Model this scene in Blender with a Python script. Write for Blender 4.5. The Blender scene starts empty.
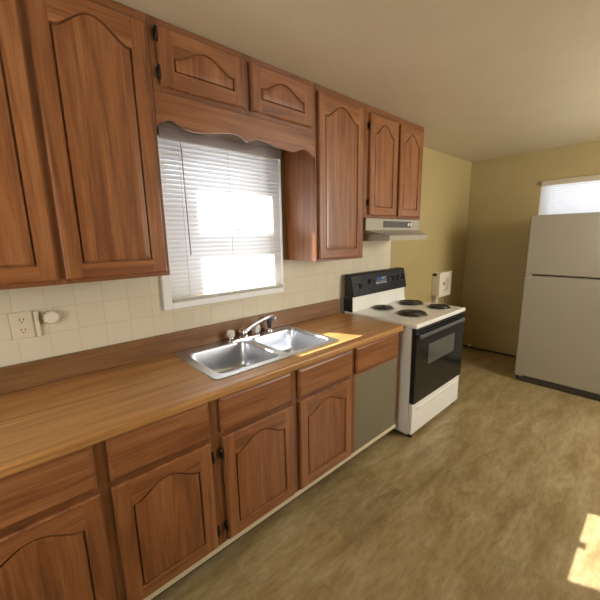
import bpy, bmesh, math, random
from mathutils import Vector, Matrix

random.seed(7)
SC = bpy.context.scene
COL = SC.collection

# ------------------------------------------------------------------ camera
CAM = dict(x=0.1098, y=-1.8698, z=1.5538, yaw=-0.7298, pitch=-0.1865, roll=-0.0195, fpx=330.25)


def make_camera():
    cy, sy = math.cos(CAM['yaw']), math.sin(CAM['yaw'])
    cp, sp = math.cos(CAM['pitch']), math.sin(CAM['pitch'])
    fwd = Vector((-sy * cp, cy * cp, sp))
    right = Vector((cy, sy, 0))
    up = right.cross(fwd)
    cr, sr = math.cos(CAM['roll']), math.sin(CAM['roll'])
    r2 = right * cr + up * sr
    u2 = up * cr - right * sr
    cam = bpy.data.cameras.new('camera')
    cam.sensor_width = 36
    cam.lens = CAM['fpx'] / 600 * 36
    cam.clip_start = 0.02
    ob = bpy.data.objects.new('camera', cam)
    m = Matrix((r2, u2, -fwd)).transposed().to_4x4()
    m.translation = Vector((CAM['x'], CAM['y'], CAM['z']))
    ob.matrix_world = m
    COL.objects.link(ob)
    SC.camera = ob


make_camera()

# ------------------------------------------------------------------ light and exposure
SC.view_settings.view_transform = 'Standard'
SC.view_settings.look = 'None'
SC.view_settings.exposure = 0.56
SC.view_settings.gamma = 1.0
SC.view_settings.use_curve_mapping = False

world = bpy.data.worlds.new('sky')
SC.world = world
world.use_nodes = True
wb = world.node_tree.nodes['Background']
wb.inputs[0].default_value = (0.82, 0.90, 1.0, 1)
wb.inputs[1].default_value = 2.5


def add_light(name, kind, loc, direction, energy, color, **kw):
    l = bpy.data.lights.new(name, kind)
    l.energy = energy
    l.color = color
    for k, v in kw.items():
        setattr(l, k, v)
    o = bpy.data.objects.new(name, l)
    o.location = loc
    o.rotation_euler = Vector(direction).to_track_quat('-Z', 'Y').to_euler()
    COL.objects.link(o)
    return o


# afternoon sun reaching the sink window from the upper left
add_light('sun', 'SUN', (-3, 4, 5), (0.48, -1.0, -0.92), 36.0, (1.0, 0.97, 0.92), angle=0.0093)
# daylight at the right-wall window; fill lamp added behind the camera
add_light('daylight_right', 'AREA', (3.47, -3.36, 1.72), (-0.34, 1, 0.22), 52, (1.0, 0.94, 0.83),
          shape='RECTANGLE', size=1.3, size_y=1.15)
add_light('fill_front', 'AREA', (-0.86, -1.22, 1.62), (1, -0.05, 0.05), 8.5, (1.0, 0.93, 0.80),
          shape='RECTANGLE', size=0.95, size_y=1.1)

# ------------------------------------------------------------------ materials
def new_mat(name):
    m = bpy.data.materials.new(name)
    m.use_nodes = True
    nt = m.node_tree
    return m, nt, nt.nodes['Principled BSDF']


def plain(name, color, rough=0.5, metallic=0.0, coat=0.0, bump=0.0, bump_scale=60, vary=0.0, vary_scale=3.0):
    m, nt, p = new_mat(name)
    p.inputs['Base Color'].default_value = (*color, 1)
    p.inputs['Roughness'].default_value = rough
    p.inputs['Metallic'].default_value = metallic
    p.inputs['Coat Weight'].default_value = coat
    tc = nt.nodes.new('ShaderNodeTexCoord')
    if vary:
        n = nt.nodes.new('ShaderNodeTexNoise')
        n.inputs['Scale'].default_value = vary_scale
        n.inputs['Detail'].default_value = 5
        nt.links.new(tc.outputs['Object'], n.inputs['Vector'])
        r = nt.nodes.new('ShaderNodeValToRGB')
        r.color_ramp.elements[0].position = 0.3
        r.color_ramp.elements[1].position = 0.7
        r.color_ramp.elements[0].color = (*[c * (1 - vary) for c in color], 1)
        r.color_ramp.elements[1].color = (*[min(1, c * (1 + vary)) for c in color], 1)
        nt.links.new(n.outputs['Fac'], r.inputs['Fac'])
        nt.links.new(r.outputs['Color'], p.inputs['Base Color'])
    if bump:
        n2 = nt.nodes.new('ShaderNodeTexNoise')
        n2.inputs['Scale'].default_value = bump_scale
        n2.inputs['Detail'].default_value = 4
        nt.links.new(tc.outputs['Object'], n2.inputs['Vector'])
        b = nt.nodes.new('ShaderNodeBump')
        b.inputs['Strength'].default_value = bump
        b.inputs['Distance'].default_value = 0.01
        nt.links.new(n2.outputs['Fac'], b.inputs['Height'])
        nt.links.new(b.outputs['Normal'], p.inputs['Normal'])
    return m


def wood(name, dark, mid, light, axis, rough=0.35, along=1.3, across=20.0, pore=0.25, coat=0.12, spec=0.5):
    """oak: long streaks along one axis, fine pores on top"""
    m, nt, p = new_mat(name)
    N, L = nt.nodes, nt.links
    tc = N.new('ShaderNodeTexCoord')
    oi = N.new('ShaderNodeObjectInfo')
    mul = N.new('ShaderNodeMath'); mul.operation = 'MULTIPLY'; mul.inputs[1].default_value = 17.0
    L.new(oi.outputs['Random'], mul.inputs[0])
    add = N.new('ShaderNodeVectorMath'); add.operation = 'ADD'
    L.new(tc.outputs['Object'], add.inputs[0]); L.new(mul.outputs[0], add.inputs[1])

    def streak(al, ac, detail, dist):
        mp = N.new('ShaderNodeMapping')
        s = [ac, ac, ac]; s['xyz'.index(axis)] = al
        mp.inputs['Scale'].default_value = s
        L.new(add.outputs[0], mp.inputs['Vector'])
        n = N.new('ShaderNodeTexNoise')
        n.inputs['Scale'].default_value = 1.0
        n.inputs['Detail'].default_value = detail
        n.inputs['Distortion'].default_value = dist
        L.new(mp.outputs['Vector'], n.inputs['Vector'])
        return n.outputs['Fac']
    a = streak(along, across, 5, 1.2)
    r = N.new('ShaderNodeValToRGB')
    e = r.color_ramp.elements
    e[0].position = 0.30; e[0].color = (*dark, 1)
    e[1].position = 0.72; e[1].color = (*light, 1)
    x = e.new(0.5); x.color = (*mid, 1)
    L.new(a, r.inputs['Fac'])
    b = streak(along * 5, across * 9, 3, 0.2)
    r2 = N.new('ShaderNodeValToRGB')
    r2.color_ramp.elements[0].position = 0.33
    r2.color_ramp.elements[1].position = 0.55
    v = 1 - pore
    r2.color_ramp.elements[0].color = (v, v, v, 1)
    r2.color_ramp.elements[1].color = (1, 1, 1, 1)
    L.new(b, r2.inputs['Fac'])
    mx = N.new('ShaderNodeMixRGB'); mx.blend_type = 'MULTIPLY'; mx.inputs[0].default_value = 1.0
    L.new(r.outputs['Color'], mx.inputs[1]); L.new(r2.outputs['Color'], mx.inputs[2])
    L.new(mx.outputs['Color'], p.inputs['Base Color'])
    p.inputs['Roughness'].default_value = rough
    p.inputs['Coat Weight'].default_value = coat
    p.inputs['Coat Roughness'].default_value = 0.24
    p.inputs['Specular IOR Level'].default_value = spec
    bp = N.new('ShaderNodeBump')
    bp.inputs['Strength'].default_value = 0.12
    bp.inputs['Distance'].default_value = 0.004
    L.new(b, bp.inputs['Height']); L.new(bp.outputs['Normal'], p.inputs['Normal'])
    return m


OAK = ((0.160, 0.053, 0.017), (0.258, 0.095, 0.031), (0.345, 0.143, 0.055))
OAK_V = wood('oak_vertical_grain', *OAK, 'z')
OAK_H = wood('oak_horizontal_grain', *OAK, 'x')
OAK_Y = wood('oak_depth_grain', *OAK, 'y')
LAM = ((0.32, 0.145, 0.042), (0.475, 0.235, 0.075), (0.57, 0.305, 0.105))
LAMINATE = wood('woodgrain_laminate', *LAM, 'x', rough=0.38, along=0.9, across=13, pore=0.28, coat=0.1)
LIP_SHADED = wood('laminate_shaded', (0.13, 0.058, 0.021), (0.205, 0.097, 0.037), (0.26, 0.13, 0.052), 'x', rough=0.4,  # same laminate as the worktop, the lip's shade put into the colour
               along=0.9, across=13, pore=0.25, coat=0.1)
FRAME = tuple(tuple(c * 0.8 for c in k) for k in OAK)
FRAME_V = wood('oak_frame_vertical', *FRAME, 'z')
FRAME_H = wood('oak_frame_horizontal', *FRAME, 'x')
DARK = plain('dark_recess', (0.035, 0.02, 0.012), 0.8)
CREAM_TRIM = plain('cream_trim', (0.66, 0.58, 0.40), 0.5)
WALL = plain('mustard_paint', (0.40, 0.312, 0.138), 0.42, bump=0.08, bump_scale=90, vary=0.03)
CEIL = plain('cream_ceiling_paint', (0.60, 0.51, 0.35), 0.45, bump=0.35, bump_scale=22, vary=0.03)
WHITE_PAINT = plain('white_window_paint', (0.80, 0.80, 0.79), 0.4)
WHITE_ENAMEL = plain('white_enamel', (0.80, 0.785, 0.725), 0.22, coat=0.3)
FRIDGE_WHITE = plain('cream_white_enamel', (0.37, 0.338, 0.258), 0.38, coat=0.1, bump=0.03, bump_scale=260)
BLACK_GLOSS = plain('black_glass', (0.008, 0.009, 0.011), 0.16)
BLACK_PLASTIC = plain('black_plastic', (0.009, 0.010, 0.013), 0.42)
GREY_BAR = plain('dark_grey_handle', (0.085, 0.09, 0.10), 0.3)
OVEN_GLASS = plain('oven_window_glass', (0.085, 0.088, 0.075), 0.10, coat=0.3)
RUBBER = plain('black_rubber', (0.02, 0.02, 0.02), 0.7)
COIL = plain('burner_coil', (0.06, 0.055, 0.05), 0.35, metallic=0.6)
CHROME = plain('chrome', (0.75, 0.75, 0.78), 0.13, metallic=1.0)
DULL_CHROME = plain('drip_pan_chrome', (0.30, 0.28, 0.25), 0.3, metallic=1.0)
STEEL = plain('brushed_steel', (0.60, 0.62, 0.66), 0.30, metallic=1.0, bump=0.02, bump_scale=120)
HOOD_METAL = plain('almond_hood_enamel', (0.36, 0.325, 0.26), 0.35, coat=0.2)
HOOD_DARK = plain('dark_grey_grille', (0.05, 0.05, 0.045), 0.5)
KNOB_CLEAR = plain('frosted_acrylic', (0.70, 0.66, 0.58), 0.3)
SPRAY_BLACK = plain('sprayer_black', (0.03, 0.025, 0.035), 0.35)
PANEL_GREY = plain('grey_panel', (0.175, 0.153, 0.092), 0.5, vary=0.05)
PLATE = plain('ivory_plate', (0.66, 0.58, 0.42), 0.4)
OFFWHITE = plain('offwhite_plastic', (0.72, 0.66, 0.53), 0.45)
SLOT = plain('dark_slot', (0.05, 0.035, 0.02), 0.6)
HINGE = plain('dark_bronze_hinge', (0.03, 0.02, 0.015), 0.45, metallic=0.6)
BLUE_LED = plain('blue_display', (0.03, 0.10, 0.35), 0.3)
MARK = plain('pale_print', (0.42, 0.45, 0.50), 0.5)
CONDUIT = plain('pale_conduit', (0.60, 0.50, 0.38), 0.5)


def blind_material(name, color, trans):
    m = bpy.data.materials.new(name)
    m.use_nodes = True
    nt = m.node_tree
    nt.nodes.clear()
    o = nt.nodes.new('ShaderNodeOutputMaterial')
    d = nt.nodes.new('ShaderNodeBsdfDiffuse'); d.inputs[0].default_value = (*color, 1)
    t = nt.nodes.new('ShaderNodeBsdfTranslucent'); t.inputs[0].default_value = (*color, 1)
    mx = nt.nodes.new('ShaderNodeMixShader'); mx.inputs[0].default_value = trans
    nt.links.new(d.outputs[0], mx.inputs[1]); nt.links.new(t.outputs[0], mx.inputs[2])
    nt.links.new(mx.outputs[0], o.inputs[0])
    return m


SLAT = blind_material('vinyl_slat', (0.88, 0.88, 0.89), 0.5)
RAIL = plain('blind_rail', (0.42, 0.385, 0.385), 0.5)
LOWRAIL = plain('blind_bottom_rail', (0.46, 0.44, 0.38), 0.5)


def glass_material():
    m = bpy.data.materials.new('window_glass')
    m.use_nodes = True
    nt = m.node_tree
    nt.nodes.clear()
    o = nt.nodes.new('ShaderNodeOutputMaterial')
    t = nt.nodes.new('ShaderNodeBsdfTransparent')
    g = nt.nodes.new('ShaderNodeBsdfGlossy'); g.inputs['Roughness'].default_value = 0.02
    mx = nt.nodes.new('ShaderNodeMixShader')
    mx.inputs[0].default_value = 0.05
    nt.links.new(t.outputs[0], mx.inputs[1])
    nt.links.new(g.outputs[0], mx.inputs[2]); nt.links.new(mx.outputs[0], o.inputs[0])
    return m


GLASS = glass_material()


def floor_material():
    m, nt, p = new_mat('mottled_vinyl')
    N, L = nt.nodes, nt.links
    tc = N.new('ShaderNodeTexCoord')
    mp = N.new('ShaderNodeMapping')
    mp.inputs['Rotation'].default_value = (0, 0, 0.5)
    mp.inputs['Scale'].default_value = (0.75, 2.6, 1.0)
    L.new(tc.outputs['Object'], mp.inputs['Vector'])

    def noise(scale, detail, dist, vec):
        n = N.new('ShaderNodeTexNoise')
        n.inputs['Scale'].default_value = scale
        n.inputs['Detail'].default_value = detail
        n.inputs['Roughness'].default_value = 0.66
        n.inputs['Distortion'].default_value = dist
        L.new(vec, n.inputs['Vector'])
        return n.outputs['Fac']
    big = noise(3.6, 9, 0.45, mp.outputs['Vector'])
    r = N.new('ShaderNodeValToRGB')
    e = r.color_ramp.elements
    e[0].position = 0.26; e[0].color = (0.205, 0.143, 0.060, 1)
    e[1].position = 0.80; e[1].color = (0.48, 0.395, 0.24, 1)
    x = e.new(0.47); x.color = (0.32, 0.24, 0.112, 1)
    y = e.new(0.58); y.color = (0.37, 0.290, 0.155, 1)
    L.new(big, r.inputs['Fac'])
    fine = noise(17, 8, 0.3, mp.outputs['Vector'])
    r2 = N.new('ShaderNodeValToRGB')
    r2.color_ramp.elements[0].position = 0.32; r2.color_ramp.elements[0].color = (0.76, 0.75, 0.72, 1)
    r2.color_ramp.elements[1].position = 0.68; r2.color_ramp.elements[1].color = (1.12, 1.11, 1.10, 1)
    L.new(fine, r2.inputs['Fac'])
    mx = N.new('ShaderNodeMixRGB'); mx.blend_type = 'MULTIPLY'; mx.inputs[0].default_value = 1
    L.new(r.outputs['Color'], mx.inputs[1]); L.new(r2.outputs['Color'], mx.inputs[2])
    # faint printed tile joints, each tile a slightly different tone
    br = N.new('ShaderNodeTexBrick')
    br.offset = 0.5
    br.inputs['Scale'].default_value = 1.0
    br.inputs['Brick Width'].default_value = 0.50
    br.inputs['Row Height'].default_value = 0.50
    br.inputs['Mortar Size'].default_value = 0.003
    br.inputs['Mortar Smooth'].default_value = 0.6
    br.inputs['Color1'].default_value = (0.93, 0.93, 0.93, 1)
    br.inputs['Color2'].default_value = (1.06, 1.06, 1.06, 1)
    br.inputs['Mortar'].default_value = (0.86, 0.84, 0.80, 1)
    L.new(tc.outputs['Object'], br.inputs['Vector'])
    mx2 = N.new('ShaderNodeMixRGB'); mx2.blend_type = 'MULTIPLY'; mx2.inputs[0].default_value = 1
    L.new(mx.outputs['Color'], mx2.inputs[1]); L.new(br.outputs['Color'], mx2.inputs[2])
    L.new(mx2.outputs['Color'], p.inputs['Base Color'])
    p.inputs['Roughness'].default_value = 0.30
    b = N.new('ShaderNodeBump'); b.inputs['Strength'].default_value = 0.12; b.inputs['Distance'].default_value = 0.004
    L.new(fine, b.inputs['Height']); L.new(b.outputs['Normal'], p.inputs['Normal'])
    return m


FLOOR = floor_material()


def tile_material():
    m, nt, p = new_mat('cream_wall_tile')
    N, L = nt.nodes, nt.links
    tc = N.new('ShaderNodeTexCoord')
    sp = N.new('ShaderNodeSeparateXYZ'); cb = N.new('ShaderNodeCombineXYZ')
    L.new(tc.outputs['Object'], sp.inputs[0])
    L.new(sp.outputs['X'], cb.inputs['X']); L.new(sp.outputs['Z'], cb.inputs['Y'])
    br = N.new('ShaderNodeTexBrick')
    br.offset = 0.0
    br.inputs['Scale'].default_value = 1.0
    br.inputs['Brick Width'].default_value = 0.1145
    br.inputs['Row Height'].default_value = 0.1145
    br.inputs['Mortar Size'].default_value = 0.0016
    br.inputs['Mortar Smooth'].default_value = 0.3
    br.inputs['Bias'].default_value = 0.0
    br.inputs['Color1'].default_value = (0.62, 0.56, 0.415, 1)
    br.inputs['Color2'].default_value = (0.655, 0.595, 0.45, 1)
    br.inputs['Mortar'].default_value = (0.55, 0.48, 0.32, 1)
    L.new(cb.outputs[0], br.inputs['Vector'])
    L.new(br.outputs['Color'], p.inputs['Base Color'])
    p.inputs['Roughness'].default_value = 0.24
    b = N.new('ShaderNodeBump'); b.inputs['Strength'].default_value = 0.4; b.inputs['Distance'].default_value = 0.002
    b.invert = True
    L.new(br.outputs['Fac'], b.inputs['Height']); L.new(b.outputs['Normal'], p.inputs['Normal'])
    return m


TILE = tile_material()

# ------------------------------------------------------------------ builders
ORG = {}          # world origin of every thing, so parts can be written in room coordinates


def props(o, label=None, cat=None, group=None, kind=None):
    if label: o['label'] = label
    if cat: o['category'] = cat
    if group: o['group'] = group
    if kind: o['kind'] = kind
    return o


def thing(name, loc, label, cat, group=None):
    o = bpy.data.objects.new(name, None)
    o.empty_display_size = 0.1
    o.location = loc
    COL.objects.link(o)
    ORG[o.name] = Vector(loc)
    return props(o, label, cat, group)


class MB:
    def __init__(self):
        self.bm = bmesh.new()

    def box(self, x0, x1, y0, y1, z0, z1, mi=0, bev=0.0, seg=2):
        r = bmesh.ops.create_cube(self.bm, size=1.0)
        vs = r['verts']
        for v in vs:
            v.co = Vector(((x0 + x1) / 2 + v.co.x * (x1 - x0), (y0 + y1) / 2 + v.co.y * (y1 - y0),
                           (z0 + z1) / 2 + v.co.z * (z1 - z0)))
        fs = list({f for v in vs for f in v.link_faces})
        for f in fs: f.material_index = mi
        if bev:
            es = list({e for v in vs for e in v.link_edges})
            bmesh.ops.bevel(self.bm, geom=es, offset=bev, segments=seg, affect='EDGES', profile=0.5, material=mi)
        return self

    def loops(self, loops, mi=0, cap0=True, cap1=True, closed=True, smooth=False):
        """bridge a list of closed point loops of equal length"""
        bm = self.bm
        L = [[bm.verts.new(p) for p in lp] for lp in loops]
        n = len(L[0])
        for a, b in zip(L, L[1:]):
            for i in range(n if closed else n - 1):
                j = (i + 1) % n
                try:
                    f = bm.faces.new((a[i], a[j], b[j], b[i]))
                    f.material_index = mi if not callable(mi) else mi(i)
                    f.smooth = smooth
                except ValueError:
                    pass
        if cap0:
            f = bm.faces.new(list(reversed(L[0]))); f.material_index = 0 if callable(mi) else mi
        if cap1:
            f = bm.faces.new(L[-1]); f.material_index = 0 if callable(mi) else mi
        return self

    def prism(self, pts, axis, a, b, mi=0):
        """extrude a 2-D outline along an axis ('x': pts are (y,z); 'y': (x,z); 'z': (x,y))"""
        def P(p, t):
            return {'x': (t, p[0], p[1]), 'y': (p[0], t, p[1]), 'z': (p[0], p[1], t)}[axis]
        return self.loops([[P(p, a) for p in pts], [P(p, b) for p in pts]], mi)

    def tube(self, pts, r, n=10, mi=0, smooth=True):
        pts = [Vector(p) for p in pts]
        rs = r if isinstance(r, (list, tuple)) else [r] * len(pts)
        rings = []
        prev = None
        for i, p in enumerate(pts):
            d = (pts[min(i + 1, len(pts) - 1)] - pts[max(i - 1, 0)]).normalized()
            if prev is None:
                u = d.orthogonal().normalized()
            else:
                u = (prev - d * prev.dot(d))
                u = u.normalized() if u.length > 1e-6 else d.orthogonal().normalized()
            prev = u
            w = d.cross(u)
            rings.append([p + (u * math.cos(2 * math.pi * k / n) + w * math.sin(2 * math.pi * k / n)) * rs[i]
                          for k in range(n)])
        return self.loops(rings, mi, smooth=smooth)

    def lathe(self, c, prof, axis='z', n=28, mi=0, smooth=True, lobes=0, amp=0.0):
        """prof: list of (radius, height)"""
        rings = []
        for r, h in prof:
            ring = []
            for k in range(n):
                a = 2 * math.pi * k / n
                rr = r * (1 + (amp * math.cos(lobes * a) if lobes else 0))
                q = {'z': (rr * math.cos(a), rr * math.sin(a), h), 'y': (rr * math.cos(a), h, rr * math.sin(a)),
                     'x': (h, rr * math.cos(a), rr * math.sin(a))}[axis]
                ring.append(Vector(c) + Vector(q))
            rings.append(ring)
        return self.loops(rings, mi, smooth=smooth)

    def build(self, name, mats, parent=None, label=None, kind=None, cat=None, group=None, origin=None, matrix=None):
        bm = self.bm
        bmesh.ops.recalc_face_normals(bm, faces=bm.faces)
        if matrix is not None:
            bm.transform(matrix)
        L = Vector((0, 0, 0))
        if parent is not None:
            L = ORG[parent.name]
        elif origin is not None:
            L = Vector(origin)
        bm.transform(Matrix.Translation(-L))
        me = bpy.data.meshes.new(name)
        bm.to_mesh(me)
        bm.free()
        for m in (mats if isinstance(mats, (list, tuple)) else [mats]):
            me.materials.append(m)
        o = bpy.data.objects.new(name, me)
        COL.objects.link(o)
        if parent is not None:
            o.parent = parent
        else:
            o.location = L
        ORG[o.name] = L
        return props(o, label, cat, group, kind)


def box(name, m, parent, x0, x1, y0, y1, z0, z1, bev=0.0, **kw):
    return MB().box(x0, x1, y0, y1, z0, z1, 0, bev).build(name, m, parent, **kw)


def rrect(x0, x1, y0, y1, r, z, n=6):
    pts = []
    for cx, cy, a0 in ((x1 - r, y1 - r, 0), (x0 + r, y1 - r, 90), (x0 + r, y0 + r, 180), (x1 - r, y0 + r, 270)):
        for k in range(n + 1):
            a = math.radians(a0 + 90 * k / n)
            pts.append((cx + r * math.cos(a), cy + r * math.sin(a), z))
    return pts


def wall_boxes(b, axis, at, thick, u0, u1, z0, z1, holes):
    """wall slab cut into boxes around rectangular holes; holes: (u0,u1,z0,z1)"""
    us = sorted({u0, u1, *[h[0] for h in holes], *[h[1] for h in holes]})
    zs = sorted({z0, z1, *[h[2] for h in holes], *[h[3] for h in holes]})
    for a, c in zip(us, us[1:]):
        for d, e in zip(zs, zs[1:]):
            if any(h[0] <= (a + c) / 2 <= h[1] and h[2] <= (d + e) / 2 <= h[3] for h in holes):
                continue
            if axis == 'y':
                b.box(a, c, min(at, at + thick), max(at, at + thick), d, e)
            else:
                b.box(min(at, at + thick), max(at, at + thick), a, c, d, e)
    bmesh.ops.remove_doubles(b.bm, verts=b.bm.verts, dist=1e-5)
    return b


# ------------------------------------------------------------------ the room
X0, X1, Y0, Y1, H = -0.90, 4.82, -3.40, 0.0, 2.469
T = 0.22
box('floor', FLOOR, None, X0 - T, X1 + T, Y0 - T, Y1 + T, -0.05, 0.0, kind='structure')
box('ceiling', CEIL, None, X0 - T, X1 + T, Y0 - T, Y1 + T, H, H + 0.08, kind='structure')
W1 = (0.795, 1.60, 1.205, 2.13)                 # sink window opening
W2 = (-1.80, -0.785, 1.22, 2.135)               # window over the refrigerator
W4 = (2.80, 4.14, 1.05, 2.30)                   # large window, right wall
W5 = (-1.75, -0.70, 0.95, 2.13)                 # unseen opening added behind the camera for fill
wall_boxes(MB(), 'y', 0.0, T, X0 - T, X1 + T, 0, H, [W1]).build('wall_left', WALL, kind='structure')
wall_boxes(MB(), 'x', X1, T, Y0, Y1, 0, H, [W2]).build('wall_back', WALL, kind='structure')
wall_boxes(MB(), 'y', Y0, -T, X0 - T, X1 + T, 0, H, [W4]).build('wall_right', WALL, kind='structure')
wall_boxes(MB(), 'x', X0, -T, Y0, Y1, 0, H, [W5]).build('wall_front', WALL, kind='structure')
# cream tile field between worktop and wall units, cut out around the window
b = MB()
wall_boxes(b, 'y', 0.0, -0.006, X0, 3.0, 0.90, 1.56, [(0.746, 1.605, 1.167, 1.56), (X0, 2.151, 1.40, 1.56)])
b.build('trim_1', TILE, kind='structure')


def wframe(name, axis, at, W, fw, d0, d1, mat, parent, mid=None):
    """rectangular frame around opening W, between depths d0 and d1 of the wall axis"""
    u0, u1, z0, z1 = W
    bb = MB()
    R = [(u0, u0 + fw, z0, z1), (u1 - fw, u1, z0, z1), (u0 + fw, u1 - fw, z0, z0 + fw), (u0 + fw, u1 - fw, z1 - fw, z1)]
    if mid: R.append((u0 + fw, u1 - fw, mid[0], mid[1]))
    for a, c, e, f in R:
        if axis == 'y': bb.box(a, c, d0, d1, e, f, 0, 0.003, 1)
        else: bb.box(d0, d1, a, c, e, f, 0, 0.003, 1)
    return bb.build(name, mat, parent)


# window_1: the sink window, a double-hung unit with wide vinyl frame
w = thing('window_1', (1.2, 0, 1.17), 'white double-hung window above the sink, behind a closed mini blind', 'window')
w['kind'] = 'structure'
o1, o2, o3, o4 = 0.747, 1.604, 1.168, 2.165
bb = MB()
for a, c, e, f in ((o1, W1[0], o3, o4), (W1[1], o2 + 0.004, o3, o4), (W1[0], W1[1], o3, W1[2]), (W1[0], W1[1], W1[3], o4)):
    bb.box(a, c, -0.028, -0.0005, e, f, 0, 0.004, 2)
bb.build('casing', WHITE_PAINT, w)
wframe('jamb', 'y', 0, (W1[0] + 0.001, W1[1] - 0.001, W1[2] + 0.001, W1[3] - 0.001), 0.05, 0.140, 0.215, WHITE_PAINT, w)
bb = MB()
for a, c, e, f in ((0.846, 0.895, 1.256, 2.078), (1.445, 1.549, 1.256, 2.078), (0.895, 1.445, 1.256, 1.31), (0.895, 1.445, 1.630, 1.755),
                   (0.895, 1.445, 2.020, 2.078)):
    bb.box(a, c, 0.162, 0.190, e, f, 0, 0.003, 1)
bb.build('sash', WHITE_PAINT, w)
bb = MB()
bb.box(0.895, 1.445, 0.174, 0.178, 1.31, 1.630)
bb.box(0.895, 1.445, 0.174, 0.178, 1.755, 2.020)
bb.build('pane', GLASS, w)
MB().box(1.145, 1.195, 0.150, 0.1615, 1.735, 1.775, 0, 0.004).build('sash_lock', WHITE_PAINT, w)

# window_2: above the refrigerator
w = thing('window_2', (4.82, -1.29, 1.22), 'white window partly hidden behind the top of the refrigerator', 'window')
w['kind'] = 'structure'
wframe('frame', 'x', 0, (W2[0] + 0.001, W2[1] - 0.001, W2[2] + 0.001, W2[3] - 0.001), 0.05, X1 + 0.075, X1 + 0.13, WHITE_PAINT, w, mid=(1.65, 1.71))
box('pane', GLASS, w, X1 + 0.10, X1 + 0.104, W2[0] + 0.05, W2[1] - 0.05, W2[2] + 0.05, W2[3] - 0.05)

# window_3 / fill_window: daylight window beside the camera, and one added behind it for fill
for nm, ax, W, at in (('window_3', 'y', W4, Y0), ('fill_window', 'x', W5, X0)):
    loc = ((W[0] + W[1]) / 2, at, W[2]) if ax == 'y' else (at, (W[0] + W[1]) / 2, W[2])
    w = thing(nm, loc, 'double-hung daylight window ' + ('in the right wall' if ax == 'y' else 'added behind the camera for fill'), 'window')
    w['kind'] = 'structure'
    q = (W[0] + 0.001, W[1] - 0.001, W[2] + 0.001, W[3] - 0.001)
    wframe('frame', ax, 0, q, 0.06, at - 0.13, at - 0.075, WHITE_PAINT, w, mid=(1.50, 1.56))
    if ax == 'y': box('pane', GLASS, w, W[0] + .06, W[1] - .06, at - 0.104, at - 0.10, W[2] + .06, W[3] - .06)
    else: box('pane', GLASS, w, at - 0.104, at - 0.10, W[0] + .06, W[1] - .06, W[2] + .06, W[3] - .06)


# ------------------------------------------------------------------ blinds
def slat_strip(bb, axis, at, u0, u1, z, width, tilt, nseg=3):
    """one curved slat: centre height z, tilted so the room edge hangs low"""
    pts = []
    for k in range(nseg + 1):
        t = (k / nseg - 0.5) * width
        crown = 0.0018 * (1 - (2 * k / nseg - 1) ** 2)
        dy = t * math.cos(tilt) - crown * math.sin(tilt)     # + is towards the outside
        dz = t * math.sin(tilt) + crown * math.cos(tilt)
        pts.append((dy, dz))
    th = 0.0005
    ring = [(p[0], p[1] + th) for p in pts] + [(p[0], p[1] - th) for p in reversed(pts)]
    if axis == 'y':
        bb.loops([[(u, at + p[0], z + p[1]) for p in ring] for u in (u0, u1)], smooth=False)
    else:
        bb.loops([[(at + p[0], u, z + p[1]) for p in ring] for u in (u0, u1)], smooth=False)


bl = thing('window_blind', (1.2, -0.012, 1.20), 'white mini blind lowered over the sink window, sunlight showing through it', 'blind')
box('headrail', RAIL, bl, 0.80, 1.595, -0.040, 0.010, 2.085, 2.128, 0.003)
box('valance', RAIL, bl, 0.797, 1.598, -0.047, -0.041, 2.072, 2.126, 0.001)
bb = MB()
n = 34
for i in range(n):
    slat_strip(bb, 'y', -0.014, 0.798, 1.597, 2.062 - i * 0.0247, 0.0265, math.radians(67))
bb.build('slats', SLAT, bl)
box('bottom_rail', LOWRAIL, bl, 0.80, 1.595, -0.027, -0.004, 1.2065, 1.2275, 0.003)
for x in (0.90, 1.20, 1.50):
    MB().tube([(x, -0.0285, 2.085), (x, -0.0285, 1.222)], 0.0011, 6).build('ladder_cord', OFFWHITE, bl)
bb = MB()
bb.tube([(0.905, -0.052, 2.07), (0.912, -0.056, 1.47)], 0.0034, 8)
bb.build('tilt_wand', plain('grey_wand', (0.55, 0.55, 0.60), 0.3), bl)

bl = thing('window_blind', (4.81, -1.29, 1.24), 'white mini blind over the window behind the refrigerator', 'blind')
box('headrail', plain('headrail_tan', (0.50, 0.44, 0.31), 0.5), bl, 4.792, 4.846, -1.797, -0.788, 2.078, 2.132, 0.003)
bb = MB()
for i in range(35):
    slat_strip(bb, 'x', 4.822, -1.795, -0.79, 2.063 - i * 0.0235, 0.026, math.radians(62))
bb.build('slats', SLAT, bl)
box('bottom_rail', RAIL, bl, 4.81, 4.832, -1.795, -0.79, 1.2215, 1.240, 0.003)
for y in (-0.87, -1.70):
    MB().tube([(4.806, y, 2.09), (4.806, y, 1.235)], 0.0012, 6).build('ladder_cord', OFFWHITE, bl)


# ------------------------------------------------------------------ cabinet doors and drawers
def arch_loop(x0, x1, z0, zs, rise, y, n=28):
    """panel outline, counter-clockwise from bottom left; zs = shoulder height"""
    pts = [(x0, y, z0), (x1, y, z0), (x1, y, zs)]
    c, h = (x0 + x1) / 2, (x1 - x0) / 2
    for k in range(1, n):
        t = 1 - 2 * k / n
        s = abs(t) / 0.90
        e = 0.0 if s >= 1 else rise * (0.5 + 0.5 * math.cos(math.pi * s)) ** 0.72
        pts.append((c + t * h, y, zs + e))
    pts.append((x0, y, zs))
    return pts


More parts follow.
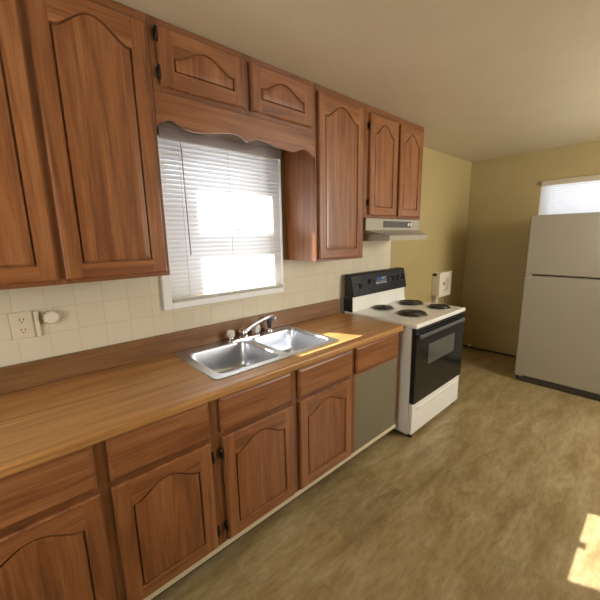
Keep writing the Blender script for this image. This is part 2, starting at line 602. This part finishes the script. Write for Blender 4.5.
def door(cab, x0, x1, z0, z1, yf, th=0.02, fw=0.057, rise=0.06, top=0.045, hinges=None, bot=None, label=None):
    yb = yf + th
    bot = fw if bot is None else bot
    a0, a1, az0, azs = x0 + fw, x1 - fw, z0 + bot, z1 - top - rise

    def ins(d, y):
        return arch_loop(a0 + d, a1 - d, az0 + d, azs - d * 0.6, rise, y)
    d_ = MB()
    g = 0.006

    def R(q, y):
        return [(x0 + q, y, z0 + q), (x1 - q, y, z0 + q), (x1 - q, y, z1 - q), (x0 + q, y, z1 - q)]
    d_.loops([R(0, yb), R(0, yf + g), R(g, yf)], 0, cap0=False, cap1=False)
    # stiles run full height, the rails are butted between them
    for q in ([(x0 + g, z0 + g), (a0, z0 + g), (a0, z1 - g), (x0 + g, z1 - g)], [(a1, z0 + g), (x1 - g, z0 + g), (x1 - g, z1 - g), (a1, z1 - g)]):
        d_.bm.faces.new([d_.bm.verts.new((x, yf, z)) for x, z in q])
    rails = [[(a0, z0 + g), (a1, z0 + g), (a1, az0), (a0, az0)]]
    lp = ins(0, yf)[2:]
    for p, q in zip(lp, lp[1:]):
        rails.append([(q[0], q[2]), (p[0], p[2]), (p[0], z1 - g), (q[0], z1 - g)])
    for q in rails:
        f = d_.bm.faces.new([d_.bm.verts.new((x, yf, z)) for x, z in q])
        f.material_index = 1
    d_.loops([ins(0, yf), ins(0.003, yf + 0.004), ins(0.003, yb - 0.001)], 0, cap0=False, cap1=False)
    bmesh.ops.remove_doubles(d_.bm, verts=d_.bm.verts, dist=1e-5)
    o = d_.build('door', [OAK_V, OAK_H], cab, label=label)
    p_ = MB()
    p_.loops([ins(0.002, yb - 0.002), ins(0.0034, yf + 0.013), ins(0.0085, yf + 0.013), ins(0.0105, yf + 0.0030), ins(0.030, yf + 0.0013)], 0,
             cap0=True, cap1=True)
    p_.build('panel', OAK_V, o)
    for hx, hz in (hinges or []):
        h = MB()
        h.tube([(hx, yf + 0.004, hz - 0.028), (hx, yf + 0.004, hz + 0.028)], 0.0045, 8)
        h.box(hx - 0.006, hx + 0.006, yf + 0.006, yf + 0.0195, hz - 0.020, hz + 0.020)
        h.build('hinge', HINGE, o)
    return o


def drawer(cab, x0, x1, z0, z1, yf, th=0.02):
    d_ = MB()

    def R(i, y):
        return [(x0 + i, y, z0 + i), (x1 - i, y, z0 + i), (x1 - i, y, z1 - i), (x0 + i, y, z1 - i)]
    d_.loops([R(0, yf + th), R(0, yf + 0.009), R(0.010, yf + 0.002), R(0.014, yf)])
    return d_.build('drawer', OAK_H, cab)


def face_frame(cab, x0, x1, z0, z1, yf, yb, stiles, rails):
    """stiles: list of (x0,x1); rails: list of (z0,z1), each cut between stiles"""
    f = MB()
    for a, c in stiles: f.box(a, c, yf, yb, z0, z1, 0)
    ss = sorted(stiles)
    for (a, c), (d, e) in zip(ss, ss[1:]):
        for p, q in rails:
            if d - c > 0.004: f.box(c, d, yf + 0.0002, yb, p, q, 1)
    return f.build('face_frame', [FRAME_V, FRAME_H], cab)


def case(cab, x0, x1, y0, y1, z0, z1, t=0.016, name='carcass'):
    c = MB()
    c.box(x0, x0 + t, y0, y1, z0, z1)
    c.box(x1 - t, x1, y0, y1, z0, z1)
    c.box(x0 + t, x1 - t, y0, y1, z0, z0 + t)
    c.box(x0 + t, x1 - t, y0, y1, z1 - t, z1)
    c.box(x0 + t, x1 - t, y1 - 0.008, y1, z0 + t, z1 - t)
    return c.build(name, OAK_V, cab)


# ---- base units
BF, BB_, BT, BZ = -0.61, -0.012, 0.875, 0.100          # face, back, top, bottom of the cabinets


def base_unit(x0, x1, stiles, label, doors, drawers, panel=None, sink=False):
    c = thing('base_cabinet', (x0, BF, 0.0), label, 'cabinet', 'base cabinets along the sink wall')
    k = MB()
    k.box(x0, x0 + 0.016, BF + 0.02, BB_, BZ, BT)
    k.box(x1 - 0.016, x1, BF + 0.02, BB_, BZ, BT)
    k.box(x0 + 0.016, x1 - 0.016, BF + 0.02, BB_, BZ, BZ + 0.016)
    k.box(x0 + 0.016, x1 - 0.016, BB_ - 0.008, BB_, BZ + 0.016, BT)
    k.build('carcass', OAK_V, c)
    face_frame(c, x0, x1, BZ + 0.024, BT, BF, BF + 0.0195, stiles, [(BZ + 0.024, 0.158), (0.655, 0.71), (0.855, BT)])
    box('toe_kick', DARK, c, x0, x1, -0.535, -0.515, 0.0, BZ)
    box('base_strip', CREAM_TRIM, c, x0, x1, BF - 0.004, BF + 0.0195, BZ - 0.004, BZ + 0.0235, 0.002)
    for d in doors:
        door(c, *d[:4], BF - 0.02, hinges=d[4], rise=0.055, top=0.05)
    for d in drawers:
        drawer(c, *d, BF - 0.02)
    if panel:
        box('blank_panel', PANEL_GREY, c, *panel[:2], BF + 0.0, BF + 0.012, *panel[2:], 0.001, label='flat grey-green blank panel')
    return c


base_unit(-0.17, 0.706, [(-0.17, -0.120), (0.236, 0.307), (0.668, 0.706)],
          'oak base cabinet at the left end of the worktop, left of the sink',
          [(-0.138, 0.256, 0.135, 0.676, None), (0.292, 0.682, 0.135, 0.676, [(0.689, 0.60), (0.689, 0.215)])],
          [(-0.138, 0.252, 0.698, 0.868), (0.294, 0.684, 0.698, 0.868)])
base_unit(0.707, 1.672, [(0.707, 0.755), (1.14, 1.215), (1.635, 1.672)],
          'oak base cabinet under the stainless double sink',
          [(0.739, 1.158, 0.135, 0.676, [(0.731, 0.60), (0.731, 0.215)]), (1.203, 1.648, 0.135, 0.678, None)],
          [(0.736, 1.152, 0.698, 0.868), (1.203, 1.652, 0.694, 0.864)])
base_unit(1.673, 2.203, [(1.673, 1.702), (2.186, 2.203)],
          'oak base cabinet with a grey blank panel, next to the range', [],
          [(1.692, 2.176, 0.690, 0.866)], panel=(1.702, 2.186, 0.126, 0.668))

# ---- worktop with a cut-out for the sink
SX0, SX1, SY0, SY1 = 0.762, 1.632, -0.553, -0.036     # sink rim outline
ct = thing('countertop', (-0.17, 0, 0.876), 'wood-grain laminate worktop running from the left edge to the range', 'countertop')
CX0, CX1, CYF = -0.17, 2.208, -0.618
k = MB()
hx0, hx1, hy0, hy1 = SX0 + 0.02, SX1 - 0.02, SY0 + 0.02, SY1 - 0.02
for a, c, d, e in ((CX0, hx0, CYF, -0.008), (hx1, CX1, CYF, -0.008), (hx0, hx1, CYF, hy0), (hx0, hx1, hy1, -0.008)):
    k.box(a, c, d, e, 0.876, 0.914)
bmesh.ops.remove_doubles(k.bm, verts=k.bm.verts, dist=1e-5)
k.build('top', LAMINATE, ct)
# rolled front nosing
prof = [(CYF, 0.876)]
prof += [(-0.640, 0.876), (-0.6425, 0.882), (-0.6425, 0.902)]
for q in range(1, 7):
    a = math.radians(180 - 90 * q / 6)
    prof.append((-0.6305 + 0.012 * math.cos(a), 0.902 + 0.012 * math.sin(a)))
prof.append((CYF, 0.914))
MB().prism(prof, 'x', CX0, CX1).build('front_edge', LAMINATE, ct)
MB().box(CX0, CX1, -0.028, -0.0065, 0.9145, 1.032, 0, 0.004).build('backsplash', LIP_SHADED, ct)


# ---- wall units
UB, UT, UF = 1.393, 2.467, -0.310


def wall_unit(name, x0, x1, z0, label, stiles, doors, rails, side=False, extra=None):
    c = thing(name, (x0, 0, z0), label, 'cabinet', 'wall cabinets along the sink wall')
    case(c, x0, x1, UF + 0.0195, -0.0085, z0 + 0.004, UT)
    face_frame(c, x0, x1, z0, UT, UF, UF + 0.019, stiles, rails)
    for d in doors:
        door(c, *d[:4], UF - 0.02, hinges=d[4], **(d[5] if len(d) > 5 else {}))
    return c


wall_unit('wall_cabinet', -0.17, 0.689, UB, 'tall two-door oak wall cabinet left of the sink window',
          [(-0.17, -0.10), (0.24, 0.31), (0.645, 0.689)],
          [(-0.135, 0.264, UB + 0.018, 2.425, None, dict(rise=0.07, top=0.045)),
           (0.287, 0.672, UB + 0.018, 2.425, None, dict(rise=0.07, top=0.045))],
          [(UB, UB + 0.045), (2.40, UT)])
wall_unit('wall_cabinet', 0.691, 1.653, 2.185, 'short two-door oak wall cabinet above the sink window',
          [(0.691, 0.745), (1.13, 1.20), (1.60, 1.653)],
          [(0.722, 1.146, 2.207, 2.436, [(0.716, 2.40), (0.716, 2.255)], dict(rise=0.058, top=0.05, fw=0.06, bot=0.062)),
           (1.183, 1.617, 2.207, 2.436, None, dict(rise=0.058, top=0.05, fw=0.06, bot=0.062))],
          [(2.185, 2.23), (2.41, UT)])
wall_unit('wall_cabinet', 1.655, 2.150, UB, 'tall single-door oak wall cabinet right of the sink window',
          [(1.655, 1.70), (2.09, 2.150)],
          [(1.672, 2.118, UB + 0.018, 2.425, None, dict(rise=0.075, top=0.045))],
          [(UB, UB + 0.045), (2.40, UT)])
wall_unit('wall_cabinet', 2.152, 2.985, 1.692, 'two-door oak wall cabinet above the range hood',
          [(2.152, 2.225), (2.54, 2.62), (2.90, 2.985)],
          [(2.200, 2.562, 1.712, 2.418, [(2.193, 2.33), (2.193, 1.80)], dict(rise=0.075, top=0.05)),
           (2.598, 2.945, 1.712, 2.418, None, dict(rise=0.075, top=0.05))],
          [(1.692, 1.735), (2.40, UT)])

# scalloped valance board spanning the window, under the short cabinet
vz = [(0.691, 2.045), (0.706, 2.058), (0.722, 2.068), (0.745, 2.079), (0.765, 2.080), (0.789, 2.071), (0.826, 2.053), (0.86, 2.049),
      (0.908, 2.053), (0.98, 2.066), (1.054, 2.078), (1.093, 2.081), (1.124, 2.073), (1.150, 2.059), (1.166, 2.055), (1.182, 2.062),
      (1.205, 2.073), (1.235, 2.080), (1.282, 2.077), (1.323, 2.070), (1.40, 2.057), (1.46, 2.050), (1.49, 2.052), (1.515, 2.062),
      (1.545, 2.075), (1.572, 2.078), (1.60, 2.068), (1.625, 2.055), (1.653, 2.045)]
v = MB()
outline = list(vz) + [(1.653, 2.1835), (0.691, 2.1835)]
v.prism(outline, 'y', UF, UF + 0.019)
v.build('valance_board', OAK_H, None, label='scalloped oak valance board across the top of the sink window', cat='valance',
        origin=(0.691, UF, 2.045))

# ------------------------------------------------------------------ sink and faucet
sk = thing('double_sink', (1.2, -0.3, 0.914), 'stainless double-bowl sink set into the wood-grain worktop', 'sink')
bowls = [(0.808, 1.188, -0.508, -0.115), (1.228, 1.590, -0.508, -0.115)]
k = MB()
bm = k.bm
zt = 0.9185


def add_loop(pts):
    vs = [bm.verts.new(p) for p in pts]
    return vs, [bm.edges.new((vs[i], vs[(i + 1) % len(vs)])) for i in range(len(vs))]


ov, oe = add_loop(rrect(SX0 + 0.006, SX1 - 0.006, SY0 + 0.006, SY1 - 0.006, 0.03, zt))
edges = list(oe)
for q in bowls:
    vv, ee = add_loop(rrect(*q, 0.05, zt, 8))
    edges += ee
bmesh.ops.triangle_fill(bm, use_beauty=True, use_dissolve=False, edges=edges)
lw, _ = add_loop(rrect(SX0, SX1, SY0, SY1, 0.034, 0.9145))
for i in range(len(ov)):
    j = (i + 1) % len(ov)
    bm.faces.new((ov[i], ov[j], lw[j], lw[i]))
k.build('rim', STEEL, sk)
for (a, c, d, e) in bowls:
    k = MB()
    L_ = []
    for ins_, z, r in ((0.0, 0.9185, 0.05), (0.003, 0.9165, 0.048), (0.006, 0.905, 0.05), (0.012, 0.80, 0.052), (0.017, 0.775, 0.052),
                       (0.028, 0.759, 0.05), (0.045, 0.752, 0.045), (0.10, 0.750, 0.03)):
        L_.append(rrect(a + ins_, c - ins_, d + ins_, e - ins_, r, z, 8))
    k.loops(L_, 0, cap0=False, cap1=True, smooth=True)
    o = k.build('bowl', STEEL, sk)
    cx, cyy = (a + c) / 2, (d + e) / 2 + 0.02
    k = MB()
    k.lathe((cx, cyy, 0.7505), [(0.0, 0.004), (0.012, 0.004), (0.014, 0.001), (0.036, 0.001), (0.040, 0.0035), (0.046, 0.003), (0.048, 0.0005)][::-1])
    k.build('drain', DULL_CHROME, o)

fc = thing('faucet', (1.22, -0.078, 0.919), 'chrome two-handle kitchen faucet at the back of the sink', 'faucet')
FY = -0.078
k = MB()
k.loops([rrect(1.095, 1.345, FY - 0.026, FY + 0.026, 0.025, 0.919), rrect(1.095, 1.345, FY - 0.026, FY + 0.026, 0.025, 0.927),
         rrect(1.105, 1.335, FY - 0.018, FY + 0.018, 0.017, 0.934)])
k.build('base_plate', CHROME, fc)
for hx in (1.122, 1.318):
    k = MB()
    k.lathe((hx, FY, 0), [(0.018, 0.934), (0.017, 0.945), (0.012, 0.946)])
    o = k.build('stem', CHROME, fc)
    k = MB()
    k.lathe((hx, FY, 0), [(0.018, 0.9455), (0.0225, 0.950), (0.024, 0.972), (0.0225, 0.984), (0.014, 0.988)], n=40, lobes=8, amp=0.04)
    k.build('handle', KNOB_CLEAR, fc, label='frosted clear knob handle')
k = MB()
k.lathe((1.222, FY, 0), [(0.022, 0.934), (0.020, 0.955), (0.016, 0.972), (0.010, 0.978)])
k.build('spout_hub', CHROME, fc)
k = MB()
k.tube([(1.222, FY, 0.955), (1.236, FY - 0.012, 0.972), (1.27, FY - 0.042, 1.003), (1.315, FY - 0.083, 1.036), (1.345, FY - 0.110, 1.053),
        (1.362, FY - 0.125, 1.057), (1.372, FY - 0.133, 1.050), (1.375, FY - 0.136, 1.032)],
       [0.013, 0.012, 0.0105, 0.0098, 0.0098, 0.0105, 0.011, 0.0115], 12)
k.build('spout', CHROME, fc)
sp = thing('side_sprayer', (1.425, -0.078, 0.919), 'black pull-out sprayer standing beside the faucet', 'sprayer')
k = MB()
k.lathe((1.425, -0.078, 0), [(0.024, 0.919), (0.023, 0.928), (0.017, 0.938), (0.015, 0.944)])
k.build('collar', CHROME, sp)
k = MB()
k.lathe((1.425, -0.078, 0), [(0.012, 0.9445), (0.014, 0.96), (0.0155, 0.985), (0.018, 1.005), (0.019, 1.02), (0.012, 1.028)])
k.build('spray_head', SPRAY_BLACK, sp)

# ------------------------------------------------------------------ range
RX0, RX1, RYF, RYB = 2.262, 3.106, -0.708, -0.03
rg = thing('electric_range', (2.67, -0.35, 0), 'white electric coil range with black oven door beside the worktop', 'range')
box('body', WHITE_ENAMEL, rg, RX0 + 0.004, RX1 - 0.004, RYF + 0.03, RYB, 0.032, 0.885, 0.004)
MB().box(RX0, RX1, RYF - 0.012, RYB - 0.005, 0.886, 0.920, 0, 0.010, 3).build('cooktop', WHITE_ENAMEL, rg)
for fx, fy in ((RX0 + 0.05, RYF + 0.035), (RX1 - 0.05, RYF + 0.035), (RX0 + 0.05, RYB - 0.06), (RX1 - 0.05, RYB - 0.06)):
    MB().lathe((fx, fy, 0), [(0.020, 0.0), (0.020, 0.020), (0.013, 0.0315)], n=16).build('foot', RUBBER, rg)
# storage drawer with a stamped pull recess
k = MB()
k.box(RX0 + 0.006, RX1 - 0.006, RYF, RYF + 0.029, 0.040, 0.288, 0, 0.006)
k.build('storage_drawer', WHITE_ENAMEL, rg)
dr = [q for q in rg.children if q.name.startswith('storage_drawer')][0]
k = MB()
k.prism([(RYF - 0.0002, 0.226), (RYF - 0.006, 0.236), (RYF - 0.006, 0.246), (RYF - 0.0002, 0.250)], 'x', RX0 + 0.06, RX1 - 0.06)
k.build('drawer_pull', WHITE_ENAMEL, dr)
# oven door
k = MB()
k.box(RX0 + 0.006, RX1 - 0.006, RYF - 0.012, RYF + 0.029, 0.296, 0.858, 0, 0.006)
od = k.build('oven_door', BLACK_GLOSS, rg, label='black glass oven door')
k = MB()
k.box(2.452, 2.905, RYF - 0.0145, RYF - 0.0125, 0.572, 0.735, 0, 0.0005, 1)
k.build('oven_window', OVEN_GLASS, od, label='pale reflective oven window')
k = MB()
hz = 0.826
k.loops([[(x, RYF + dy, hz + dz) for dy, dz in ((-0.030, -0.015), (-0.036, -0.006), (-0.033, 0.010), (-0.022, 0.014), (-0.019, -0.014))]
         for x in (RX0 + 0.022, RX1 - 0.060)])
for x in (RX0 + 0.035, RX1 - 0.065):
    k.box(x, x + 0.03, RYF - 0.024, RYF - 0.0122, hz - 0.012, hz + 0.012)
k.build('door_handle', GREY_BAR, od, label='dark grey bar handle')
box('vent_strip', BLACK_PLASTIC, rg, RX0 + 0.006, RX1 - 0.006, RYF - 0.002, RYF + 0.029, 0.861, 0.884, 0.002)
# backguard: white riser and tilted black control panel
k = MB()
k.prism([(-0.030, 0.921), (-0.128, 0.921), (-0.118, 0.935), (-0.108, 1.045), (-0.030, 1.045)], 'x', RX0 + 0.012, RX1 - 0.003)
k.build('backguard_riser', WHITE_ENAMEL, rg)
k = MB()
pts = [(-0.030, 1.047), (-0.124, 1.047), (-0.128, 1.058), (-0.098, 1.225), (-0.086, 1.238), (-0.030, 1.238)]
k.prism(pts, 'x', RX0 + 0.016, RX1 + 0.004)
cp = k.build('control_panel', BLACK_PLASTIC, rg, label='black control panel along the back of the range')
box('side_cap', BLACK_PLASTIC, rg, RX0 + 0.002, RX0 + 0.0115, -0.122, -0.030, 0.9205, 1.0465, 0.002)
nrm = Vector((0, -0.167, 0.030)).normalized()       # out of the sloped face (y,z) = (-.128,1.058)->(-.098,1.225)


def on_panel(x, s, out=0.0):
    y = -0.128 + 0.030 * s
    z = 1.058 + 0.167 * s
    return Vector((x, y, z)) + Vector((0, -0.984, 0.177)) * out


for kx, ks in ((2.370, 0.46), (2.500, 0.62), (2.872, 0.58), (2.955, 0.60), (3.035, 0.60)):
    c0 = on_panel(kx, ks, 0.0006)
    ax = Vector((0, -0.984, 0.177))
    k = MB()
    k.tube([c0, c0 + ax * 0.004, c0 + ax * 0.006, c0 + ax * 0.020], [0.029, 0.027, 0.021, 0.018], 20, smooth=False)
    k.box(c0.x - 0.004, c0.x + 0.004, c0.y - 0.029, c0.y - 0.0195, c0.z - 0.012, c0.z + 0.022)
    kb = k.build('knob', BLACK_PLASTIC, cp)
    # pale tick marks printed around the dial
    m_ = MB()
    for a in range(-120, 121, 40):
        p = c0 + Vector((math.sin(math.radians(a)) * 0.036, 0, 0)) + Vector((0, 0.177, 0.984)) * (math.cos(math.radians(a)) * 0.036)
        m_.tube([p, p + ax * 0.0008], 0.0022, 6)
    m_.build('dial_marks', MARK, cp)


def panel_plate(x0, x1, s0, s1, out0, out1, mat, name, parent):
    k = MB()
    k.loops([[on_panel(x0, s0, q), on_panel(x1, s0, q), on_panel(x1, s1, q), on_panel(x0, s1, q)] for q in (out0, out1)])
    return k.build(name, mat, parent)


dp = panel_plate(2.60, 2.79, 0.34, 0.82, 0.0004, 0.0025, plain('display_plate', (0.05, 0.055, 0.065), 0.25), 'clock_plate', cp)
panel_plate(2.632, 2.690, 0.60, 0.74, 0.0028, 0.0036, BLUE_LED, 'clock_display', dp)
m_ = MB()
for i_ in range(6):
    x = 2.612 + i_ * 0.029
    m_.loops([[on_panel(x, 0.42, q), on_panel(x + 0.018, 0.42, q), on_panel(x + 0.018, 0.48, q), on_panel(x, 0.48, q)] for q in (0.0028, 0.0034)])
for s0, s1, xa, xb in ((0.70, 0.73, 2.70, 2.78), (0.62, 0.64, 2.70, 2.77), (0.54, 0.555, 2.62, 2.78)):
    m_.loops([[on_panel(xa, s0, q), on_panel(xb, s0, q), on_panel(xb, s1, q), on_panel(xa, s1, q)] for q in (0.0028, 0.0034)])
m_.build('button_print', MARK, dp)

# four coil burners
for bx, by, br in ((2.586, -0.208, 0.086), (2.952, -0.268, 0.112), (2.560, -0.505, 0.112), (2.952, -0.545, 0.088)):
    k = MB()
    k.lathe((bx, by, 0), [(br + 0.012, 0.9203), (br + 0.014, 0.9225), (br + 0.006, 0.924), (br - 0.006, 0.9215), (0.02, 0.9210)], n=40)
    pan = k.build('drip_pan', DULL_CHROME, rg)
    k = MB()
    pts = []
    turns = 4.0 if br < 0.1 else 5.0
    steps = int(turns * 26)
    for i_ in range(steps + 1):
        t = i_ / steps
        r = 0.014 + (br - 0.014) * t
        a = turns * 2 * math.pi * t
        pts.append((bx + r * math.cos(a), by + r * math.sin(a), 0.9305))
    pts.append((bx + br * 1.0, by + 0.004, 0.927))
    k.tube(pts, 0.0062, 8)
    k.build('coil', COIL, pan)

# ------------------------------------------------------------------ range hood
hd = thing('range_hood', (2.59, -0.2, 1.51), 'almond-coloured range hood under the wall cabinet above the range', 'hood')
HX0, HX1 = 2.192, 2.983
k = MB()
k.box(HX0, HX1, -0.305, -0.009, 1.600, 1.690, 0, 0.002)
k.build('upper_housing', HOOD_METAL, hd)
k = MB()
# flared canopy: ring at the wall box, ring at the lip
lo_, hi_ = 1.518, 1.599
k.loops([[(HX0, -0.306, hi_), (HX1, -0.306, hi_), (HX1, -0.009, hi_), (HX0, -0.009, hi_)],
         [(HX0 + .118, -0.432, 1.560), (HX1 - .098, -0.432, 1.560), (HX1, -0.009, 1.556), (HX0, -0.009, 1.556)],
         [(HX0 + .116, -0.440, 1.556), (HX1 - .096, -0.440, 1.556), (HX1, -0.009, 1.552), (HX0, -0.009, 1.552)],
         [(HX0 + .116, -0.440, lo_), (HX1 - .096, -0.440, lo_), (HX1, -0.009, lo_), (HX0, -0.009, lo_)],
         [(HX0 + .13, -0.42, lo_), (HX1 - .11, -0.42, lo_), (HX1 - .02, -0.03, lo_), (HX0 + .02, -0.03, lo_)],
         [(HX0 + .14, -0.41, 1.548), (HX1 - .12, -0.41, 1.548), (HX1 - .03, -0.04, 1.548), (HX0 + .03, -0.04, 1.548)]])
k.build('canopy', HOOD_METAL, hd)
box('grille_strip', HOOD_DARK, hd, 2.42, 2.84, -0.3095, -0.3055, 1.622, 1.672, 0.001, label='dark grille strip')
k = MB()
for i_ in range(10):
    z = 1.626 + i_ * 0.0045
    k.box(2.425, 2.75, -0.311, -0.3096, z, z + 0.002)
k.build('louvre', plain('louvre_grey', (0.13, 0.12, 0.10), 0.4), hd)
for i_, x in enumerate((2.775, 2.812)):
    box('rocker_switch', OFFWHITE, hd, x, x + 0.022, -0.316, -0.3097, 1.634, 1.660, 0.002)
box('filter', HOOD_DARK, hd, HX0 + 0.20, HX1 - 0.20, -0.36, -0.10, 1.540, 1.5475, 0.001)

# ------------------------------------------------------------------ refrigerator
FX, FY1, FY0 = 4.05, -0.905, -1.715
fr = thing('refrigerator', (4.42, -1.31, 0), 'cream-white top-freezer refrigerator in front of the far window', 'refrigerator')
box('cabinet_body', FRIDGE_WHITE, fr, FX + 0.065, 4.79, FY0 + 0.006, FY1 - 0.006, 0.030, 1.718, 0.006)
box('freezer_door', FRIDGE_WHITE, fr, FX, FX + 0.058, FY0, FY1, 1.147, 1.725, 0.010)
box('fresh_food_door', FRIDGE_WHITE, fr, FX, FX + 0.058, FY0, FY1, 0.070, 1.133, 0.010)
k = MB()
k.box(FX + 0.059, FX + 0.064, FY0 + 0.01, FY1 - 0.01, 0.075, 1.715)
k.build('door_gasket', plain('dark_gasket', (0.10, 0.08, 0.06), 0.7), fr)
k = MB()
k.box(FX + 0.026, FX + 0.064, FY0 + 0.01, FY1 - 0.012, 0.010, 0.064, 0)
for i_ in range(4):
    k.box(FX + 0.022, FX + 0.0262, FY0 + 0.02, FY1 - 0.03, 0.015 + i_ * 0.012, 0.021 + i_ * 0.012, 1)
k.build('toe_grille', [plain('grille_black', (0.02, 0.018, 0.016), 0.5), plain('grille_brown', (0.10, 0.085, 0.07), 0.4)], fr,
        label='dark slotted toe grille')
box('door_hinge', OFFWHITE, fr, FX + 0.008, FX + 0.05, FY1 - 0.055, FY1 - 0.005, 1.134, 1.146, 0.001)
box('bottom_hinge', plain('hinge_steel', (0.45, 0.40, 0.33), 0.4), fr, FX + 0.004, FX + 0.05, FY1 - 0.075, FY1 - 0.012, 0.060, 0.0695, 0.002)
for z0_, z1_ in ((1.17, 1.50), (0.72, 1.11)):
    k = MB()
    k.box(FX - 0.045, FX - 0.025, FY0 + 0.03, FY0 + 0.055, z0_, z1_, 0, 0.006)
    for z in (z0_ + 0.005, z1_ - 0.035):
        k.box(FX - 0.026, FX + 0.001, FY0 + 0.032, FY0 + 0.053, z, z + 0.03)
    k.build('door_handle', FRIDGE_WHITE, fr)
for fx, fy in ((FX + 0.10, FY0 + 0.06), (FX + 0.10, FY1 - 0.06), (4.74, FY0 + 0.06), (4.74, FY1 - 0.06)):
    MB().lathe((fx, fy, 0), [(0.018, 0.0), (0.018, 0.0305)], n=14).build('foot', RUBBER, fr)

# ------------------------------------------------------------------ small things on the walls
ot = thing('wall_outlet', (0.14, -0.006, 1.20), 'ivory double wall outlet on the cream tile, left of the round dial', 'outlet')
MB().box(0.098, 0.181, -0.013, -0.0062, 1.139, 1.259, 0, 0.004).build('cover_plate', PLATE, ot)
for z in (1.176, 1.222):
    k = MB()
    k.loops([[(p[0], y, p[1]) for p in [(q[0], q[1]) for q in rrect(0.121, 0.157, z - 0.017, z + 0.017, 0.009, 0)]] for y in (-0.0132, -0.0152)])
    rc = k.build('receptacle', PLATE, ot)
    k = MB()
    for x in (0.131, 0.145): k.box(x, x + 0.003, -0.0158, -0.0153, z - 0.001, z + 0.010)
    k.lathe((0.139, 0, z - 0.008), [(0.003, -0.0153), (0.003, -0.0158)], axis='y', n=10)
    k.build('slots', SLOT, rc)
MB().box(0.1815, 0.199, -0.024, -0.0062, 1.139, 1.257, 0, 0.004).build('side_strip', PLATE, ot)

kn = thing('dimmer_dial', (0.24, -0.006, 1.222), 'round off-white scalloped dial on the tile beside the outlet', 'dial')
k = MB()
k.lathe((0.242, 0, 1.222), [(0.026, -0.0062), (0.026, -0.012), (0.020, -0.016)], axis='y', n=30)
k.build('mounting_base', plain('knob_base', (0.16, 0.12, 0.07), 0.6), kn)
k = MB()
k.lathe((0.242, 0, 1.222), [(0.022, -0.0162), (0.028, -0.020), (0.029, -0.040), (0.026, -0.045), (0.012, -0.046)], axis='y', n=60, lobes=12, amp=0.075, smooth=False)
k.build('turning_rim', OFFWHITE, kn)

# surface box on the cabinet wall behind the range
pb = thing('outlet_box', (4.04, 0, 0.8), 'white surface-mounted electrical box on the yellow wall behind the range', 'outlet')
BX0, BX1, BYF, BZ0, BZ1 = 3.905, 4.185, -0.062, 0.835, 1.075
k = MB()
k.box(BX0, BX1, BYF, -0.001, BZ0, BZ1, 0, 0.006)
k.build('housing', OFFWHITE, pb)
k = MB()
fx0, fx1, fz0, fz1 = BX0 - 0.005, BX1 + 0.018, BZ0 - 0.012, BZ1 + 0.030
wx0, wx1, wz0, wz1 = BX0 + 0.085, BX1 - 0.05, BZ0 + 0.055, BZ1 - 0.03
R = lambda a, c, e, f, y: [(a, y, e), (c, y, e), (c, y, f), (a, y, f)]
k.loops([R(fx0, fx1, fz0, fz1, BYF - 0.0005), R(fx0, fx1, fz0, fz1, BYF - 0.038), R(fx0 + .006, fx1 - .006, fz0 + .006, fz1 - .006, BYF - 0.042),
         R(wx0, wx1, wz0, wz1, BYF - 0.042), R(wx0 + .005, wx1 - .005, wz0 + .005, wz1 - .005, BYF - 0.003)])
fp = k.build('face_plate', OFFWHITE, pb)
k = MB()
k.lathe(((wx0 + wx1) / 2 - 0.02, 0, (wz0 + wz1) / 2 - 0.01), [(0.026, BYF - 0.0035), (0.026, BYF - 0.008)], axis='y', n=20)
k.box((wx0 + wx1) / 2 - 0.005, (wx0 + wx1) / 2 + 0.03, BYF - 0.012, BYF - 0.0035, (wz0 + wz1) / 2 - 0.02, (wz0 + wz1) / 2 + 0.02)
k.build('socket', SLOT, fp, label='dark socket opening')
box('top_cover', OFFWHITE, pb, BX0 + 0.01, BX1 + 0.03, BYF - 0.046, -0.002, BZ1 + 0.0305, BZ1 + 0.042, 0.003)
box('conduit', CONDUIT, pb, BX0 + 0.035, BX0 + 0.105, -0.050, -0.001, 0.36, BZ0 - 0.0005, 0.004)

# cords on the far wall
k = MB()
pts = [(4.20, -0.004, 0.92), (4.27, -0.012, 0.70), (4.42, -0.010, 0.40), (4.62, -0.012, 0.20), (4.74, -0.02, 0.12), (4.76, -0.03, 0.045), (4.74, -0.035, 0.006)]
k.tube(pts, 0.0035, 8)
k.build('thin_cable', plain('cable_tan', (0.20, 0.15, 0.07), 0.6), None, label='thin cable dropping from the white electrical box to the corner floor', cat='cable',
        origin=(4.20, -0.004, 0.92))
cd = thing('power_cord', (4.79, -0.4, 0.0), 'black cord lying along the floor below the far wall', 'cord')
k = MB()
pts = []
for i_ in range(16):
    t = i_ / 15
    pts.append((4.796 - 0.012 * math.sin(t * 7), -0.06 - 0.86 * t, 0.011 + 0.003 * math.sin(t * 11) ** 2))
k.tube(pts, 0.010, 8)
k.build('cable', RUBBER, cd)
k = MB()
k.box(4.765, 4.80, -0.185, -0.145, 0.024, 0.060, 0, 0.006)
k.build('plug', OFFWHITE, cd, label='small white plug')
